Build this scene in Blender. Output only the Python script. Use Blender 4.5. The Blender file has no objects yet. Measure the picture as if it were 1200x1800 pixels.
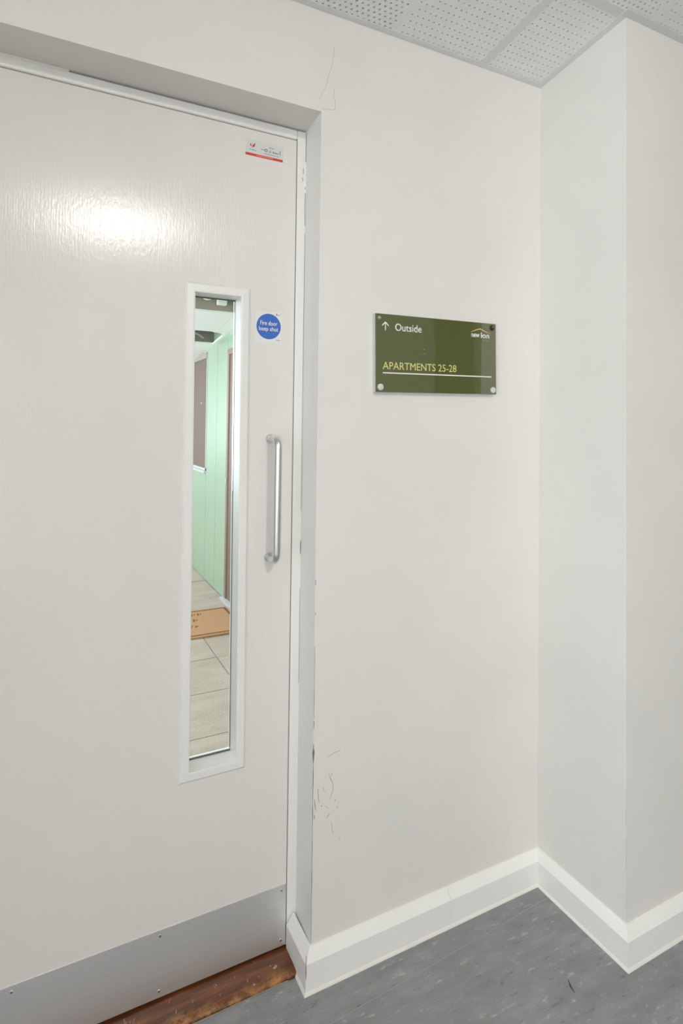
import bpy, bmesh, math, random
from mathutils import Vector, Matrix
random.seed(7)
scn = bpy.context.scene
col = scn.collection
PI = math.pi

# ------------------------------------------------------------------ camera, sky, exposure
CAM = (-1.3109, -1.2775, 1.3299)
cam_d = bpy.data.cameras.new('camera')
cam_d.sensor_fit = 'VERTICAL'
cam_d.sensor_height = 24.0
cam_d.lens = 24.0 * 1019.03 / 1800.0
cam_d.shift_y = 0.0
cam_d.clip_start = 0.02
cam = bpy.data.objects.new('camera', cam_d)
col.objects.link(cam)
_yaw, _pitch, _roll = -0.4696, 0.0249, -0.0122
cam.matrix_world = (Matrix.Translation(CAM) @ Matrix.Rotation(_yaw, 4, 'Z') @ Matrix.Rotation(_pitch, 4, 'X')
                    @ Matrix.Rotation(_roll, 4, 'Y') @ Matrix.Rotation(PI / 2, 4, 'X'))
cam_d.shift_y = -183.95 / 1800.0
scn.camera = cam

world = bpy.data.worlds.new('sky')
scn.world = world
world.use_nodes = True
_bg = world.node_tree.nodes['Background']
_bg.inputs[0].default_value = (0.87, 0.935, 1.0, 1)
_bg.inputs[1].default_value = 2.9

scn.view_settings.view_transform = 'Standard'
scn.view_settings.look = 'None'
scn.view_settings.gamma = 1.0
scn.view_settings.use_curve_mapping = False
scn.view_settings.exposure = 0.82
scn.cycles.max_bounces = 14
scn.cycles.diffuse_bounces = 8
scn.cycles.transparent_max_bounces = 16
scn.cycles.sample_clamp_indirect = 6.0
LAMP_POWER = 235.0

def portal(loc, rot, sx, sy):
    l = bpy.data.lights.new('sky_portal', 'AREA')
    l.shape = 'RECTANGLE'; l.size = sx; l.size_y = sy
    l.cycles.is_portal = True
    o = bpy.data.objects.new('sky_portal', l); col.objects.link(o)
    o.location = loc; o.rotation_euler = rot
portal((-2.53, -1.9, 1.4), (0, -PI / 2, 0), 2.0, 1.8)
portal((-2.05, -3.33, 1.15), (PI / 2, 0, 0), .8, 2.1)           # sky through the glazed door added behind the camera as fill       # sky through window_1, shining along +x
portal((-1.75, 4.0, 1.55), (0, -PI / 2, 0), 1.6, 7.4)           # sky over the walkway parapet

# ------------------------------------------------------------------ materials
def lin(r, g, b):
    f = lambda c: (c / 255 / 12.92) if c / 255 <= 0.04045 else ((c / 255 + 0.055) / 1.055) ** 2.4
    return (f(r), f(g), f(b), 1)

def mat(name, color, rough=0.5, metal=0.0, **kw):
    m = bpy.data.materials.new(name); m.use_nodes = True
    n = m.node_tree.nodes; p = n['Principled BSDF']
    p.inputs['Base Color'].default_value = color
    p.inputs['Roughness'].default_value = rough
    p.inputs['Metallic'].default_value = metal
    for k, v in kw.items():
        p.inputs[k.replace('_', ' ')].default_value = v
    return m

def nd(m, typ, **props):
    x = m.node_tree.nodes.new(typ)
    for k, v in props.items(): setattr(x, k, v)
    return x
def ln(m, a, b): m.node_tree.links.new(a, b)
def bsdf(m): return m.node_tree.nodes['Principled BSDF']

def coords(m, scale, rot=(0, 0, 0)):
    g = nd(m, 'ShaderNodeNewGeometry')
    mp = nd(m, 'ShaderNodeMapping')
    mp.inputs['Scale'].default_value = scale
    mp.inputs['Rotation'].default_value = rot
    ln(m, g.outputs['Position'], mp.inputs['Vector'])
    return mp.outputs['Vector']

def noise(m, vec, scale, detail=3, rough=0.5):
    t = nd(m, 'ShaderNodeTexNoise')
    t.inputs['Scale'].default_value = scale
    t.inputs['Detail'].default_value = detail
    t.inputs['Roughness'].default_value = rough
    ln(m, vec, t.inputs['Vector'])
    return t.outputs['Fac']

def ramp(m, fac, stops):
    r = nd(m, 'ShaderNodeValToRGB')
    e = r.color_ramp.elements
    while len(e) < len(stops): e.new(0.5)
    for i, (pos, c) in enumerate(stops):
        e[i].position = pos; e[i].color = c
    ln(m, fac, r.inputs['Fac'])
    return r.outputs['Color']

def mixc(m, fac, a, b, blend='MIX'):
    x = nd(m, 'ShaderNodeMix', data_type='RGBA', blend_type=blend)
    for sock, v in ((x.inputs['Factor'], fac), (x.inputs[6], a), (x.inputs[7], b)):
        if hasattr(v, 'is_linked'): ln(m, v, sock)
        else: sock.default_value = v
    return x.outputs[2]

def bump(m, h, strength, dist=0.001):
    b = nd(m, 'ShaderNodeBump')
    b.inputs['Strength'].default_value = strength
    b.inputs['Distance'].default_value = dist
    ln(m, h, b.inputs['Height'])
    ln(m, b.outputs['Normal'], bsdf(m).inputs['Normal'])

def paint(name, color, rough, stipple=0.12, scale=160, mott=0.03):
    m = mat(name, color, rough)
    v = coords(m, (1, 1, 1))
    f = noise(m, v, 2.3, 4, 0.6)
    dark = tuple(c * (1 - mott * 2) for c in color[:3]) + (1,)
    ln(m, ramp(m, f, [(0.3, dark), (0.7, color)]), bsdf(m).inputs['Base Color'])
    bump(m, noise(m, v, scale, 3, 0.6), stipple, 0.001)
    return m

M_wall = paint('wall_paint', lin(232, 229, 225), 0.55)
M_ext = paint('outside_render', lin(205, 205, 200), 0.8)
M_gloss = paint('gloss_woodwork', lin(240, 239, 236), 0.32, 0.10, 60, 0.02)
M_skirt = paint('skirting_paint', lin(245, 244, 241), 0.34, 0.08, 60, 0.03)
M_bead = paint('sealant', lin(241, 238, 231), 0.5, 0.2, 90, 0.06)

# door paint: vertical brush strokes in a satin finish
M_door = mat('door_paint', lin(232, 229, 226), 0.20, 0.0, Anisotropic=0.6)
_tg = nd(M_door, 'ShaderNodeTangent', direction_type='RADIAL', axis='Z'); ln(M_door, _tg.outputs[0], bsdf(M_door).inputs['Tangent'])
_v = coords(M_door, (1, 1, 0.035))
_v2 = coords(M_door, (1, 1, 0.35))
_n1 = noise(M_door, _v, 330, 3, 0.6)
_n2 = noise(M_door, _v2, 240, 2, 0.6)
_s = nd(M_door, 'ShaderNodeMath', operation='ADD')
ln(M_door, _n1, _s.inputs[0]); ln(M_door, _n2, _s.inputs[1])
bump(M_door, _s.outputs[0], 0.30, 0.0008)
_f = noise(M_door, coords(M_door, (1, 1, 0.4)), 2.0, 4, 0.6)
ln(M_door, ramp(M_door, _f, [(0.3, lin(227, 223, 218)), (0.7, lin(234, 230, 226))]), bsdf(M_door).inputs['Base Color'])

# brushed steel kick plate
M_steel = mat('brushed_steel', lin(240, 240, 240), 0.48, 0.86)
_g = noise(M_steel, coords(M_steel, (0.25, 1, 60)), 30, 4, 0.7)
ln(M_steel, ramp(M_steel, _g, [(0.35, lin(228, 229, 230)), (0.65, lin(240, 241, 242))]), bsdf(M_steel).inputs['Base Color'])
bump(M_steel, _g, 0.10, 0.0004)
M_alu = mat('satin_aluminium', lin(226, 227, 226), 0.33, 1.0)
M_screw = mat('dark_screw_recess', lin(70, 70, 70), 0.6, 0.6)
M_dark = mat('dark_void', lin(30, 30, 28), 0.9)
M_gasket = mat('dark_gasket', lin(92, 96, 92), 0.8)
M_scuff = mat('scuff_grey', lin(156, 153, 148), 0.8)
M_scuffd = mat('chipped_plaster', lin(120, 119, 114), 0.8)
M_crack = mat('hairline_crack', lin(198, 195, 190), 0.9)
M_rust = mat('bare_timber_edge', lin(150, 96, 58), 0.7)

# vinyl floor with directional flecks
M_vinyl = mat('grey_flecked_vinyl', lin(140, 142, 143), 0.52)
_va = coords(M_vinyl, (4, 13, 1), (0, 0, 0.25))
_vb = coords(M_vinyl, (14, 40, 1), (0, 0, -0.15))
_a = noise(M_vinyl, _va, 1.6, 8, 0.72)
_b = noise(M_vinyl, _vb, 1.5, 6, 0.7)
_ca = ramp(M_vinyl, _a, [(0.32, lin(112, 113, 114)), (0.5, lin(140, 141, 142)), (0.68, lin(166, 167, 167))])
_cb = ramp(M_vinyl, _b, [(0.30, lin(70, 72, 74)), (0.41, lin(140, 141, 143)), (0.58, lin(140, 141, 143)), (0.70, lin(206, 207, 206))])
ln(M_vinyl, mixc(M_vinyl, 0.5, _ca, _cb), bsdf(M_vinyl).inputs['Base Color'])
bump(M_vinyl, _b, 0.08, 0.001)
M_weld = mat('vinyl_weld_rod', lin(154, 154, 152), 0.5)

# worn hardwood threshold
M_thr = mat('worn_hardwood', lin(120, 62, 30), 0.42)
_t1 = noise(M_thr, coords(M_thr, (3, 34, 34)), 1.5, 6, 0.7)
_t2 = noise(M_thr, coords(M_thr, (9, 12, 12)), 2.0, 6, 0.75)
_c = ramp(M_thr, _t1, [(0.3, lin(58, 30, 14)), (0.5, lin(98, 53, 24)), (0.72, lin(138, 82, 40))])
_sep = nd(M_thr, 'ShaderNodeSeparateXYZ'); _gg = nd(M_thr, 'ShaderNodeNewGeometry')
ln(M_thr, _gg.outputs['Position'], _sep.inputs[0])
_mr = nd(M_thr, 'ShaderNodeMapRange')                    # foot wear: a bald strip along the nosing
_mr.inputs['From Min'].default_value = 0.062; _mr.inputs['From Max'].default_value = 0.036
ln(M_thr, _sep.outputs['Y'], _mr.inputs['Value'])
_mx = nd(M_thr, 'ShaderNodeMath', operation='MULTIPLY')
_tt = nd(M_thr, 'ShaderNodeMapRange'); _tt.inputs['From Min'].default_value = 0.46; _tt.inputs['From Max'].default_value = 0.64
ln(M_thr, _t2, _tt.inputs['Value'])
ln(M_thr, _mr.outputs[0], _mx.inputs[0]); ln(M_thr, _tt.outputs[0], _mx.inputs[1])
ln(M_thr, mixc(M_thr, _mx.outputs[0], _c, lin(182, 130, 80)), bsdf(M_thr).inputs['Base Color'])
bump(M_thr, _t1, 0.3, 0.001)
M_dirt = mat('dirty_sealant', lin(158, 148, 130), 0.8)
M_speck = mat('pale_paint_speck', lin(178, 152, 130), 0.6)

M_tile = paint('ceiling_tile_face', lin(236, 236, 234), 0.85, 0.25, 300, 0.02)
M_bar = mat('ceiling_grid_enamel', lin(220, 220, 218), 0.4)

def glass_mat(name, tint, refl=0.9):
    m = bpy.data.materials.new(name); m.use_nodes = True
    t = m.node_tree; t.nodes.clear()
    out = t.nodes.new('ShaderNodeOutputMaterial'); mx = t.nodes.new('ShaderNodeMixShader')
    tr = t.nodes.new('ShaderNodeBsdfTransparent'); gl = t.nodes.new('ShaderNodeBsdfGlossy'); fr = t.nodes.new('ShaderNodeFresnel')
    tr.inputs[0].default_value = tint; gl.inputs['Roughness'].default_value = 0.01
    gl.inputs[0].default_value = (refl, refl, refl, 1); fr.inputs[0].default_value = 1.35
    t.links.new(fr.outputs[0], mx.inputs[0]); t.links.new(tr.outputs[0], mx.inputs[1])
    t.links.new(gl.outputs[0], mx.inputs[2]); t.links.new(mx.outputs[0], out.inputs[0])
    return m
M_glass = glass_mat('clear_glass', (0.97, 0.985, 0.975, 1), 0.5)

# sign
M_sign = mat('olive_acrylic', (0.104, 0.118, 0.042, 1), 0.03, 0.0, Specular_IOR_Level=1.0, Coat_Weight=0.5, Coat_Roughness=0.02)
M_acr = mat('frosted_acrylic', lin(205, 207, 198), 0.35)
M_white = mat('white_print', lin(240, 240, 234), 0.5)
M_lime = mat('lime_print', lin(218, 212, 140), 0.5)
M_cream = mat('orange_print', lin(232, 190, 140), 0.5)
M_cap = mat('silver_cap', lin(225, 225, 224), 0.35, 0.3)
M_dull = mat('dull_fixing', lin(150, 152, 132), 0.45, 0.4)
M_blk = mat('black_fixing', lin(22, 24, 22), 0.4)
M_blue = mat('blue_print', lin(58, 104, 196), 0.45)
M_stick = mat('white_sticker', lin(231, 230, 228), 0.35)
M_stick2 = mat('silver_sticker', lin(216, 217, 216), 0.4)
M_red = mat('red_print', lin(206, 62, 44), 0.5)
M_redd = mat('dark_red_print', lin(168, 48, 48), 0.5)
M_pink = mat('pale_red_print', lin(222, 128, 112), 0.5)
M_ink = mat('black_ink', lin(62, 62, 62), 0.6)
M_ink2 = mat('grey_ink', lin(140, 142, 146), 0.6)

# outside
M_green = mat('mint_panel', lin(158, 181, 157), 0.30)
M_pave = mat('sandy_paving', lin(205, 198, 182), 0.85)
_p = noise(M_pave, coords(M_pave, (1, 1, 1)), 90, 6, 0.7)
_p2 = noise(M_pave, coords(M_pave, (1, 2.2, 1)), 3.5, 4, 0.6)
_pc = ramp(M_pave, _p, [(0.3, lin(162, 147, 134)), (0.7, lin(202, 187, 175))])
ln(M_pave, mixc(M_pave, 0.5, _pc, ramp(M_pave, _p2, [(0.3, lin(162, 147, 134)), (0.7, lin(200, 185, 173))])), bsdf(M_pave).inputs['Base Color'])
bump(M_pave, _p, 0.4, 0.002)
M_joint = mat('dark_joint_bed', lin(92, 88, 78), 0.95)
M_brown = mat('brown_frame', lin(142, 122, 108), 0.5)
M_brownd = mat('brown_door', lin(124, 104, 94), 0.45)
M_blind = mat('brown_blind', lin(112, 95, 86), 0.7)
M_sill = mat('pale_grey_sill', lin(196, 198, 200), 0.4)
M_soffit = mat('pale_soffit', lin(238, 242, 240), 0.6)
M_recess = mat('recess_grey', lin(158, 150, 136), 0.8)
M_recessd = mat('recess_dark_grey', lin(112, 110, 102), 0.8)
M_pipe = mat('grey_conduit', lin(168, 168, 168), 0.4, 0.5)
M_mat = mat('coir_mat', lin(206, 158, 104), 0.95)
_cf = noise(M_mat, coords(M_mat, (1, 1, 1)), 260, 4, 0.8)
ln(M_mat, ramp(M_mat, _cf, [(0.3, lin(178, 132, 92)), (0.7, lin(216, 174, 134))]), bsdf(M_mat).inputs['Base Color'])
bump(M_mat, _cf, 0.8, 0.004)
M_matink = mat('mat_print', lin(128, 78, 42), 0.95)

# unseen back of the room
M_wood = mat('dark_cupboard_door', lin(74, 66, 44), 0.6)
M_wood2 = mat('brown_cupboard_door', lin(112, 98, 66), 0.6)
M_lampbody = mat('lamp_body', lin(225, 225, 225), 0.4)
M_lamp = bpy.data.materials.new('lamp_diffuser'); M_lamp.use_nodes = True
M_lamp.node_tree.nodes.clear()
_e = M_lamp.node_tree.nodes.new('ShaderNodeEmission'); _o = M_lamp.node_tree.nodes.new('ShaderNodeOutputMaterial')
_e.inputs[0].default_value = (1.0, 0.945, 0.885, 1); _e.inputs[1].default_value = LAMP_POWER
M_lamp.node_tree.links.new(_e.outputs[0], _o.inputs[0])

# ------------------------------------------------------------------ builders
_origin = {}
def tag(o, label=None, cat=None, kind=None, group=None):
    if label: o['label'] = label
    if cat: o['category'] = cat
    if kind: o['kind'] = kind
    if group: o['group'] = group
    return o

def empty(name, loc, label=None, cat=None, kind=None, group=None):
    o = bpy.data.objects.new(name, None); col.objects.link(o)
    o.empty_display_size = 0.05
    o.location = loc; _origin[o] = Vector(loc)
    return tag(o, label, cat, kind, group)

def obj(name, bm, m, parent=None, local=False, smooth=False, bevel=0, seg=2):
    """bm in world coordinates (or in the parent's own frame when local) -> one mesh object with its origin at its middle"""
    bmesh.ops.recalc_face_normals(bm, faces=bm.faces)
    lo = Vector([min(v.co[i] for v in bm.verts) for i in range(3)])
    hi = Vector([max(v.co[i] for v in bm.verts) for i in range(3)])
    c = (lo + hi) / 2
    bmesh.ops.translate(bm, verts=bm.verts, vec=-c)
    me = bpy.data.meshes.new(name); bm.to_mesh(me); bm.free()
    for mm in (m if isinstance(m, (list, tuple)) else [m]): me.materials.append(mm)
    if smooth:
        for p in me.polygons: p.use_smooth = True
    o = bpy.data.objects.new(name, me); col.objects.link(o)
    _origin[o] = c
    o.location = c
    if parent is not None:
        o.parent = parent
        if not local: o.location = c - _origin[parent]
        elif parent.type == 'MESH': o.location = c - _origin.get(('l', parent), Vector((0, 0, 0)))
    if bevel:
        b = o.modifiers.new('bevel', 'BEVEL'); b.width = bevel; b.segments = seg; b.limit_method = 'ANGLE'
        b.harden_normals = False
    return o

def share(name, src, loc, parent):
    o = src.copy(); o.name = name; col.objects.link(o); o.parent = parent; o.location = loc
    return o

def box(bm, x0, x1, y0, y1, z0, z1):
    vs = [bm.verts.new(p) for p in ((x0, y0, z0), (x1, y0, z0), (x1, y1, z0), (x0, y1, z0),
                                    (x0, y0, z1), (x1, y0, z1), (x1, y1, z1), (x0, y1, z1))]
    for f in ((0, 3, 2, 1), (4, 5, 6, 7), (0, 1, 5, 4), (1, 2, 6, 5), (2, 3, 7, 6), (3, 0, 4, 7)):
        bm.faces.new([vs[i] for i in f])
    return bm
def B(*a): return box(bmesh.new(), *a)

def prism(bm, pts, z0, z1):
    a = [bm.verts.new((x, y, z0)) for x, y in pts]; b = [bm.verts.new((x, y, z1)) for x, y in pts]
    n = len(pts)
    bm.faces.new(a[::-1]); bm.faces.new(b)
    for i in range(n): bm.faces.new((a[i], a[(i + 1) % n], b[(i + 1) % n], b[i]))
    return bm

def hexa(bm, front, back):
    """two matching 3-D polygons joined by side walls"""
    a = [bm.verts.new(p) for p in front]; b = [bm.verts.new(p) for p in back]
    n = len(a)
    bm.faces.new(a); bm.faces.new(b[::-1])
    for i in range(n): bm.faces.new((a[i], b[i], b[(i + 1) % n], a[(i + 1) % n]))
    return bm

def tube(bm, pts, r, n=14):
    rings = []
    pts = [Vector(p) for p in pts]
    up = None
    for i, p in enumerate(pts):
        d = (pts[min(i + 1, len(pts) - 1)] - pts[max(i - 1, 0)]).normalized()
        if up is None:
            up = d.orthogonal().normalized()
        else:
            up = (up - d * up.dot(d)).normalized()
        w = d.cross(up)
        rings.append([bm.verts.new(p + r * (math.cos(2 * PI * k / n) * up + math.sin(2 * PI * k / n) * w)) for k in range(n)])
    for a, b in zip(rings, rings[1:]):
        for k in range(n): bm.faces.new((a[k], a[(k + 1) % n], b[(k + 1) % n], b[k]))
    bm.faces.new(rings[0][::-1]); bm.faces.new(rings[-1])
    return bm

def disc_y(bm, x, z, y, r, t, n=28, dome=0.0):
    """disc facing -y: back at y, front at y - t, with an optional domed front"""
    rad = [(r, y), (r, y - t * 0.7), (r * 0.9, y - t)]
    rings = [[bm.verts.new((x + q * math.cos(2 * PI * k / n), yy, z + q * math.sin(2 * PI * k / n))) for k in range(n)] for q, yy in rad]
    for a, b in zip(rings, rings[1:]):
        for k in range(n): bm.faces.new((a[k], a[(k + 1) % n], b[(k + 1) % n], b[k]))
    bm.faces.new(rings[0][::-1])
    c = bm.verts.new((x, y - t - dome, z))
    for k in range(n): bm.faces.new((rings[-1][k], rings[-1][(k + 1) % n], c))
    return bm

def ribbon(bm, pts, w, plane, at, thick=0.0004):
    """a thin raised stroke through 2-D points; plane 'y' -> (x, z) facing -y at y = at, 'z' -> (x, y) facing up, 'x' -> (y, z) facing -x"""
    def P(u, v, h):
        if plane == 'y': return (u, at - h, v)
        if plane == 'z': return (u, v, at + h)
        return (at - h, u, v)
    n = len(pts)
    L = []
    for i, (u, v) in enumerate(pts):
        a = pts[max(i - 1, 0)]; b = pts[min(i + 1, n - 1)]
        dx, dy = b[0] - a[0], b[1] - a[1]; q = math.hypot(dx, dy) or 1
        ww = (w[i] if isinstance(w, (list, tuple)) else w) / 2
        L.append(((u - dy / q * ww, v + dx / q * ww), (u + dy / q * ww, v - dx / q * ww)))
    rows = [[bm.verts.new(P(*l, thick)), bm.verts.new(P(*r, thick)), bm.verts.new(P(*r, 0)), bm.verts.new(P(*l, 0))] for l, r in L]
    for a, b in zip(rows, rows[1:]):
        for k in range(4): bm.faces.new((a[k], a[(k + 1) % 4], b[(k + 1) % 4], b[k]))
    bm.faces.new(rows[0][::-1]); bm.faces.new(rows[-1])
    return bm

def text_bm(body, x0, x1, z0, z1, y, depth=0.0006, bold=0.0, slant=0.0, space=1.0):
    """lettering on a plane that faces -y, fitted into the given box"""
    cu = bpy.data.curves.new('lettering', 'FONT'); cu.body = body; cu.size = 1; cu.extrude = 0.0
    cu.offset = bold; cu.resolution_u = 3; cu.space_character = space; cu.shear = slant
    o = bpy.data.objects.new('lettering_tmp', cu); col.objects.link(o)
    dg = bpy.context.evaluated_depsgraph_get()
    me = bpy.data.meshes.new_from_object(o.evaluated_get(dg))
    bpy.data.objects.remove(o); bpy.data.curves.remove(cu)
    bm = bmesh.new(); bm.from_mesh(me); bpy.data.meshes.remove(me)
    xs = [v.co.x for v in bm.verts]; ys = [v.co.y for v in bm.verts]
    ax, bx, ay, by = min(xs), max(xs), min(ys), max(ys)
    for v in bm.verts:
        v.co = (x0 + (v.co.x - ax) / (bx - ax) * (x1 - x0), y, z0 + (v.co.y - ay) / (by - ay) * (z1 - z0))
    r = bmesh.ops.extrude_face_region(bm, geom=bm.faces[:])
    for g in r['geom']:
        if isinstance(g, bmesh.types.BMVert): g.co.y = y - depth
    return bm

# ------------------------------------------------------------------ measured room
H, SLA, SLB = 2.3474, 0.0090, -0.1252        # ceiling height in the inner corner and its fall
W = 0.7277; WI = 0.7215; R = 0.1059; ZS = 2.09  # door opening: right jamb (room face / at frame), recess depth, soffit
PD = 0.292                                    # how far the pier steps forward
XL, XR, YB = -2.5, 3.2, -3.3
TOP = 2.95; WT = 0.30
OL = -1.7005                                  # left side of the door opening
T, HS, H2 = 0.0203, 0.0908, 0.0682            # skirting

# ------------------------------------------------------------------ room shell
bm = bmesh.new()
prism(bm, [(-W, 0), (0.05, 0), (0.05, WT), (-WI, WT), (-WI, R)], 0, TOP)
prism(bm, [(XL - .2, 0), (OL, 0), (OL, WT), (XL - .2, WT)], 0, TOP)
box(bm, OL, -W, 0, WT, ZS, TOP)
prism(bm, [(-W, 0), (-WI, R), (-WI, WT), (-W, WT)], ZS, TOP)
bm.normal_update()
for f in bm.faces:          # the jamb of the recess is finished in the same gloss as the frame
    c_ = f.calc_center_median()
    if -W - .001 < c_.x < -WI + .001 and all(v.co.x < -WI + .001 for v in f.verts) and c_.y < R and abs(f.normal.z) < .5: f.material_index = 1
w_front = tag(obj('wall_front', bm, [M_wall, M_gloss]), 'off-white painted wall holding the fire door and the olive sign', 'wall', 'structure')
w_right = tag(obj('wall_right', prism(bmesh.new(), [(0, 0), (0, -PD), (.05, -PD + .05), (.05, 0)], 0, TOP), M_wall), 'narrow cool white return wall between the sign wall and the pier face', 'wall', 'structure')
w_pier = tag(obj('wall_pier', prism(bmesh.new(), [(0, -PD), (XR + .2, -PD), (XR + .2, -PD + .05), (.05, -PD + .05)], 0, TOP), M_wall), 'warm off-white pier face at the right edge beyond the outer corner', 'wall', 'structure')
bm = bmesh.new()
BA, BC, BZ, BH = -2.45, -1.8, .1, 2.1
box(bm, XL - .2, BA, YB - .2, YB, 0, TOP); box(bm, BC, XR + .2, YB - .2, YB, 0, TOP)
box(bm, BA, BC, YB - .2, YB, 0, BZ); box(bm, BA, BC, YB - .2, YB, BH, TOP)
w_back = tag(obj('wall_back', bm, M_wall), 'plain white wall behind the camera', 'wall', 'structure')
w_side = tag(obj('wall_side', B(XR, XR + .2, YB, -PD, 0, TOP), M_wall), 'plain white end wall far right out of view', 'wall', 'structure')
WA, WC, WB, WH = -2.8, -1.0, .4, 2.4
bm = bmesh.new()
box(bm, XL - .2, XL, YB, 0, 0, WB); box(bm, XL - .2, XL, YB, 0, WH, TOP)
box(bm, XL - .2, XL, YB, WA, WB, WH); box(bm, XL - .2, XL, WC, 0, WB, WH)
w_left = tag(obj('wall_left', bm, M_wall), 'white wall with a wide window left of the camera', 'wall', 'structure')
win = empty('window_1', (XL - .1, -1.6, WB), 'wide white framed window left of the camera', 'window', 'structure')
bm = bmesh.new()
for a in ((WA, WA + .05, WB, WH), (WC - .05, WC, WB, WH), (WA + .05, WC - .05, WB, WB + .05), (WA + .05, WC - .05, WH - .05, WH), (-1.825, -1.775, WB + .05, WH - .05)):
    box(bm, XL - .13, XL - .07, *a)
obj('window_frame', bm, M_gloss, win)
for y0, y1 in ((WA + .05, -1.825), (-1.775, WC - .05)):
    obj('pane', B(XL - .103, XL - .097, y0, y1, WB + .05, WH - .05), M_glass, win)

d4 = empty('added_glazed_door', (-2.05, YB - .1, BZ), 'tall glazed white door added behind the camera to light the lower walls', 'door', 'structure')  # unseen glazed opening, added so daylight reaches the lower walls
bm = bmesh.new()
for a in ((BA, BA + .06, BZ, BH), (BC - .06, BC, BZ, BH), (BA + .06, BC - .06, BZ, BZ + .08), (BA + .06, BC - .06, BH - .06, BH)):
    box(bm, a[0], a[1], YB - .12, YB - .07, a[2], a[3])
obj('door_frame', bm, M_gloss, d4)
obj('pane', B(BA + .06, BC - .06, YB - .098, YB - .092, BZ + .08, BH - .06), M_glass, d4)

# floor: two vinyl sheets on a slab, welded together along a seam
fl = tag(obj('floor', B(XL - .2, XR + .2, YB - .2, 0.05, -0.08, -0.004), M_joint), 'grey flecked vinyl floor with one welded seam', 'floor', 'structure')
bm = bmesh.new()
SE = lambda x: -0.066 + (x + 0.08) * 0.0545      # the seam drifts a little from the wall
hexa(bm, [(XL, SE(XL), 0), (0.02, SE(0.02), 0), (0.02, 0.03, 0), (XL, 0.03, 0)], [(XL, SE(XL), -.004), (0.02, SE(0.02), -.004), (0.02, 0.03, -.004), (XL, 0.03, -.004)])
obj('vinyl_sheet', bm, M_vinyl, fl)
bm = bmesh.new()
f = [(XL, YB), (XR, YB), (XR, -PD + .02), (0.02, -PD + .02), (0.02, SE(0.02) - .0022), (XL, SE(XL) - .0022)]
hexa(bm, [(x, y, 0) for x, y in f], [(x, y, -.004) for x, y in f])
obj('vinyl_sheet', bm, M_vinyl, fl)
bm = bmesh.new()
hexa(bm, [(XL, SE(XL), .0002), (0.02, SE(0.02), .0002), (0.02, SE(0.02) - .0022, .0002), (XL, SE(XL) - .0022, .0002)],
     [(XL, SE(XL), -.003), (0.02, SE(0.02), -.003), (0.02, SE(0.02) - .0022, -.003), (XL, SE(XL) - .0022, -.003)])
obj('weld_seam', bm, M_weld, fl)
bm = bmesh.new()
ribbon(bm, [(-0.168, -0.262), (-0.176, -0.276), (-0.180, -0.292)], [.001, .004, .001], 'z', 0, .0002)
obj('scuff_mark', bm, M_screw, fl)

# skirting boards with a long bevel, and a bead of sealant along the floor
PROF = [(0, 0), (T, 0), (T, H2), (T - .001, H2 + .0015), (.0065, HS - .003), (.004, HS), (0, HS)]
def board(bm, p0, p1, nrm, m0, m1, prof=PROF):
    d = (Vector(p1) - Vector(p0)).normalized(); n = Vector(nrm)
    A, Z = [], []
    for q, z in prof:
        a = Vector(p0) + n * q + d * (q * m0); b = Vector(p1) + n * q + d * (q * m1)
        A.append((a.x, a.y, z)); Z.append((b.x, b.y, z))
    hexa(bm, A, Z)
    return bm
BEAD = [(T - .002, 0), (T + .0045, 0), (T + .003, .0035), (T, .007), (T - .002, .007)]
def baseboard(name, label, runs):
    bm = bmesh.new()
    for r in runs: board(bm, *r)
    o = tag(obj(name, bm, M_skirt), label, 'baseboard', 'structure')
    bm = bmesh.new()
    r0, r1 = runs[0], runs[-1]
    board(bm, r0[0], r1[1], r0[2], r0[3], r1[4], BEAD)
    obj('sealant_bead', bm, M_bead, o)
    return o
bb_front = baseboard('baseboard_front', 'white bevelled skirting board along the sign wall',
          [((-W, 0), (-0.3312, 0), (0, -1), -1, 0), ((-0.3305, 0), (0, 0), (0, -1), 0, -1)])
baseboard('baseboard_right', 'white bevelled skirting board on the narrow return wall', [((0, 0), (0, -PD), (-1, 0), 1, 1)])
baseboard('baseboard_pier', 'white bevelled skirting board on the pier face at the right edge', [((0, -PD), (XR, -PD), (0, -1), -1, 0)])
bb_rev = baseboard('baseboard_reveal', 'short white skirting return inside the door recess beside the threshold', [((-W, R - .004), (-W, 0), (-1, 0), 0, 1)])
baseboard('baseboard_back', 'white skirting board on the wall behind the camera', [((XR, YB), (XL, YB), (0, 1), 0, 0)])
baseboard('baseboard_left', 'white skirting board left of the fire door', [((XL, 0), (OL, 0), (0, -1), 0, 1)])
bm = bmesh.new()
ribbon(bm, [(-W - .0195, .0905), (-W - .0197, .05), (-W - .019, .035)], [.0008, .002, .0006], 'y', -T, .0004)
obj('bare_edge', bm, M_rust, bb_front)

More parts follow.
